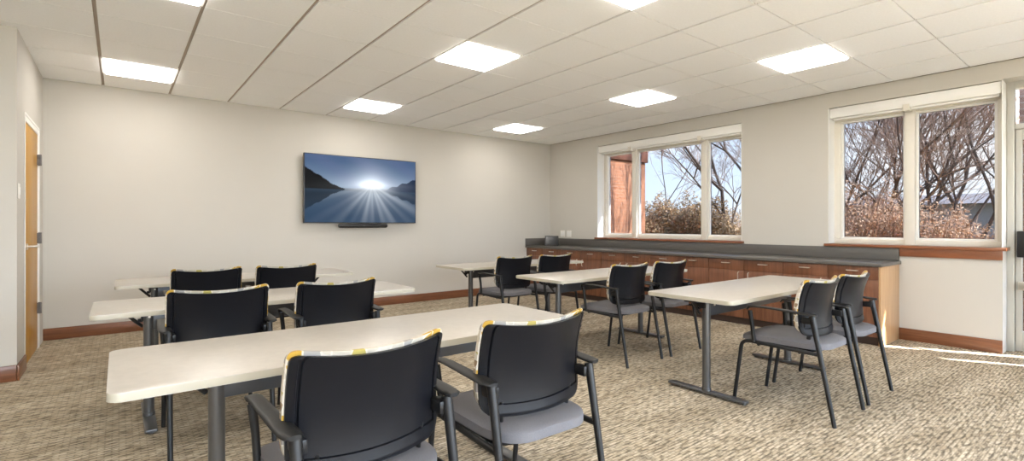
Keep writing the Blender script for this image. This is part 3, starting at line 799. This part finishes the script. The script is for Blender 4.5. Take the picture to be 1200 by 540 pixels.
def bare_tree(label, loc, stems, depth, rng, spread=.55, trunk_h=None, r0=.07, shrink=.78, nchild=(2, 3), group='bare trees outdoors', lift=.12):
    t = thing('bare_tree', label, 'tree', loc, 0, group)
    big, fine = [], []
    def grow(p, d, L, r, k):
        n = 3; a = p
        for i in range(n):
            d = (d+Vector((rng.gauss(0, .10), rng.gauss(0, .10), rng.gauss(0, .06)+lift*.3))).normalized()
            b = a+d*(L/n); ra = r*(1-.3*i/n); rb = r*(1-.3*(i+1)/n)
            (big if r > .016 else fine).append((a, b, ra, rb)); a = b
            if k > 0 and i < n-1 and rng.random() < .75:
                dd = (d+Vector((rng.gauss(0, spread), rng.gauss(0, spread), rng.gauss(.08, spread*.6)))).normalized()
                grow(a, dd, L*shrink*.8, r*.5, k-1)
        if k > 0:
            for _ in range(rng.choice(nchild)):
                dd = (d+Vector((rng.gauss(0, spread), rng.gauss(0, spread), rng.gauss(.10, spread*.6)))).normalized()
                grow(a, dd, L*shrink*rng.uniform(.85, 1.1), r*.66, k-1)
    for (d, L, r) in stems: grow(Vector((0, 0, 0)), Vector(d).normalized(), L, r, depth)
    v, f = tubes_mesh(big, 6); py_obj('trunk', v, f, M['bark'], t)
    v, f = tubes_mesh(fine, 3); py_obj('twigs', v, f, M['twig'], t)
    return t

def shrub(label, loc, size, n, mat, rng, leaf=.035, ntwig=220):
    """mound of dry leaves on a twig skeleton; size = half extents x, y and height"""
    t = thing('dry_shrub', label, 'shrub', loc, 0, 'dry shrubs outdoors')
    vs, fs = [], []
    for _ in range(n):
        th = rng.uniform(0, 2*PI); rr = rng.random()**.35; ph = math.asin(rng.random())
        wob = 1+.10*math.sin(5*th+loc[0])+.08*math.sin(9*ph+3*th)
        c = Vector((size[0]*rr*wob*math.cos(th)*math.cos(ph)**.6, size[1]*rr*wob*math.sin(th)*math.cos(ph)**.6, size[2]*rr*wob*math.sin(ph)))
        a = Vector((rng.gauss(0, 1), rng.gauss(0, 1), rng.gauss(0, 1))).normalized(); b = a.orthogonal().normalized()
        s = leaf*rng.uniform(.6, 1.5); i = len(vs)
        vs += [c-a*s, c+b*s*.5, c+a*s, c-b*s*.5]; fs.append((i, i+1, i+2, i+3))
    py_obj('leaves', vs, fs, mat, t)
    segs = []
    for _ in range(ntwig):
        th = rng.uniform(0, 2*PI); ph = math.asin(rng.random()); k = rng.uniform(.75, 1.12)
        e = Vector((size[0]*k*math.cos(th)*math.cos(ph)**.6, size[1]*k*math.sin(th)*math.cos(ph)**.6, size[2]*k*math.sin(ph)))
        b = Vector((e.x*.25, e.y*.25, 0)); m = b.lerp(e, .55)+Vector((rng.gauss(0, .08), rng.gauss(0, .08), .1))
        segs += [(b, m, .014, .009), (m, e, .009, .003)]
    v, f = tubes_mesh(segs, 3); py_obj('twigs', v, f, M['twig'], t)
    return t

F_, CX_, YAW = 588.1, 600.0, 0.6644
def world_at(px, t):
    u = (px-CX_)/F_; s, c = math.sin(YAW), math.cos(YAW)
    return ((s+u*c)*t, (c-u*s)*t)
rng = random.Random(3)
G = -.15
x, y = world_at(858, 13); bare_tree('single-trunk bare tree in the right pane of the left window', (x, y, G), [((.02, .03, 1), 2.3, .062)], 6, rng, .50, shrink=.72)
x, y = world_at(748, 19); bare_tree('bare tree leaning out from behind the brick wing in the left window', (x, y, G), [((.30, -.30, 1), 2.4, .032)], 6, rng, .40, shrink=.74)
x, y = world_at(1003, 10.5); bare_tree('many-branched bare tree filling the left pane of the right window', (x, y, G), [((.1, -.35, 1), 1.7, .050), ((-.2, -.7, 1), 1.7, .045), ((-.1, .25, 1), 1.7, .040)], 5, rng, .46, shrink=.80)
x, y = world_at(1120, 9.5); bare_tree('multi-stemmed bare tree fanning up in the right pane of the right window', (x, y, G), [((.0, .30, 1), 1.7, .050), ((.1, -.1, 1), 1.8, .050), ((-.1, -.35, 1), 1.7, .045), ((.0, .65, 1), 1.6, .040)], 5, rng, .40, shrink=.80)
bare_tree('slim upright bare tree outdoors between the two windows', (10.75, 4.9, G), [((.0, .02, 1), 2.0, .045)], 5, random.Random(12), .24, shrink=.72)
x, y = world_at(800, 13.5); shrub('long brown hedge filling the lower middle pane of the left window', (x, y, G), (1.5, 1.5, 2.0), 80000, M['leaf_olive'], rng, .034, 700)
x, y = world_at(868, 17); shrub('lower brown shrub behind the single trunk in the left window', (x, y, G), (1.6, 1.6, 1.75), 40000, M['leaf_olive'], rng, .034, 400)
x, y = world_at(1005, 8.6); shrub('tall russet shrub in the lower left pane of the right window', (x, y, G), (.95, .95, 1.95), 60000, M['leaf_rust'], rng, .016, 600)
x, y = world_at(1090, 7.9); shrub('rounded russet shrub sloping down in the lower right pane of the right window', (x, y, G), (.80, .80, 1.62), 45000, M['leaf_rust'], rng, .0155, 500)

# ------------------------------------------------------------------ sky, sun, camera
HAZE, SKY, SUN = 16.0, 5.8, 32.0
w = bpy.data.worlds.new('sky'); SC.world = w; w.use_nodes = True
nt = w.node_tree; bg = nt.nodes['Background']
tc = nt.nodes.new('ShaderNodeTexCoord'); sp = nt.nodes.new('ShaderNodeSeparateXYZ'); nt.links.new(tc.outputs['Generated'], sp.inputs[0])
rp = nt.nodes.new('ShaderNodeValToRGB'); el = rp.color_ramp.elements
el[0].position = 0.0; el[0].color = (.80, .90, 1.0, 1); el[1].position = .55; el[1].color = (.28, .50, .95, 1)
e = el.new(.18); e.color = (.62, .78, 1.0, 1)
nt.links.new(sp.outputs[2], rp.inputs['Fac'])
nz = nt.nodes.new('ShaderNodeTexNoise'); nz.inputs['Scale'].default_value = 3.5; nz.inputs['Detail'].default_value = 6
mp = nt.nodes.new('ShaderNodeMapping'); mp.inputs['Scale'].default_value = (1, 1, 2.5)
nt.links.new(tc.outputs['Generated'], mp.inputs[0]); nt.links.new(mp.outputs[0], nz.inputs['Vector'])
cr = nt.nodes.new('ShaderNodeValToRGB'); cr.color_ramp.elements[0].position = .45; cr.color_ramp.elements[1].position = .70
nt.links.new(nz.outputs['Fac'], cr.inputs['Fac'])
mx = nt.nodes.new('ShaderNodeMixRGB'); nt.links.new(cr.outputs['Color'], mx.inputs[0]); nt.links.new(rp.outputs['Color'], mx.inputs[1]); mx.inputs[2].default_value = (1, 1, 1, 1)
# bright haze around the sun
hz = nt.nodes.new('ShaderNodeVectorMath'); hz.operation = 'DOT_PRODUCT'; nt.links.new(tc.outputs['Generated'], hz.inputs[0]); hz.inputs[1].default_value = (.361, -.676, .643)
h1 = nt.nodes.new('ShaderNodeMath'); h1.operation = 'MAXIMUM'; h1.inputs[1].default_value = 0; nt.links.new(hz.outputs['Value'], h1.inputs[0])
h2 = nt.nodes.new('ShaderNodeMath'); h2.operation = 'POWER'; h2.inputs[1].default_value = 5; nt.links.new(h1.outputs[0], h2.inputs[0])
h3 = nt.nodes.new('ShaderNodeMath'); h3.operation = 'MULTIPLY_ADD'; h3.inputs[1].default_value = HAZE; h3.inputs[2].default_value = SKY; nt.links.new(h2.outputs[0], h3.inputs[0])
nt.links.new(mx.outputs[0], bg.inputs['Color']); nt.links.new(h3.outputs[0], bg.inputs['Strength'])

sun = bpy.data.lights.new('sun', 'SUN'); sun.energy = SUN; sun.angle = math.radians(.6); sun.color = (1, .985, .965)
so = bpy.data.objects.new('sun', sun); COL.objects.link(so)
az = Vector((-.47, .88, 0)).normalized(); elv = math.radians(40)
d = Vector((az.x*math.cos(elv), az.y*math.cos(elv), -math.sin(elv)))
so.rotation_euler = d.to_track_quat('-Z', 'Y').to_euler(); so.location = (12, -8, 8)

cam = bpy.data.cameras.new('camera'); co = bpy.data.objects.new('camera', cam); COL.objects.link(co)
co.location = (0, 0, 1.22); co.rotation_euler = (PI/2, 0, -YAW)
cam.sensor_width = 36; cam.sensor_fit = 'HORIZONTAL'; cam.lens = F_/1200*36
cam.shift_y = -(270-263.4)/1200
cam.clip_start = .05; cam.clip_end = 300
SC.camera = co

SC.view_settings.view_transform = 'Standard'; SC.view_settings.look = 'None'
SC.view_settings.gamma = 1; SC.view_settings.use_curve_mapping = False
SC.view_settings.exposure = 0.58
SC.cycles.max_bounces = 10; SC.cycles.diffuse_bounces = 6
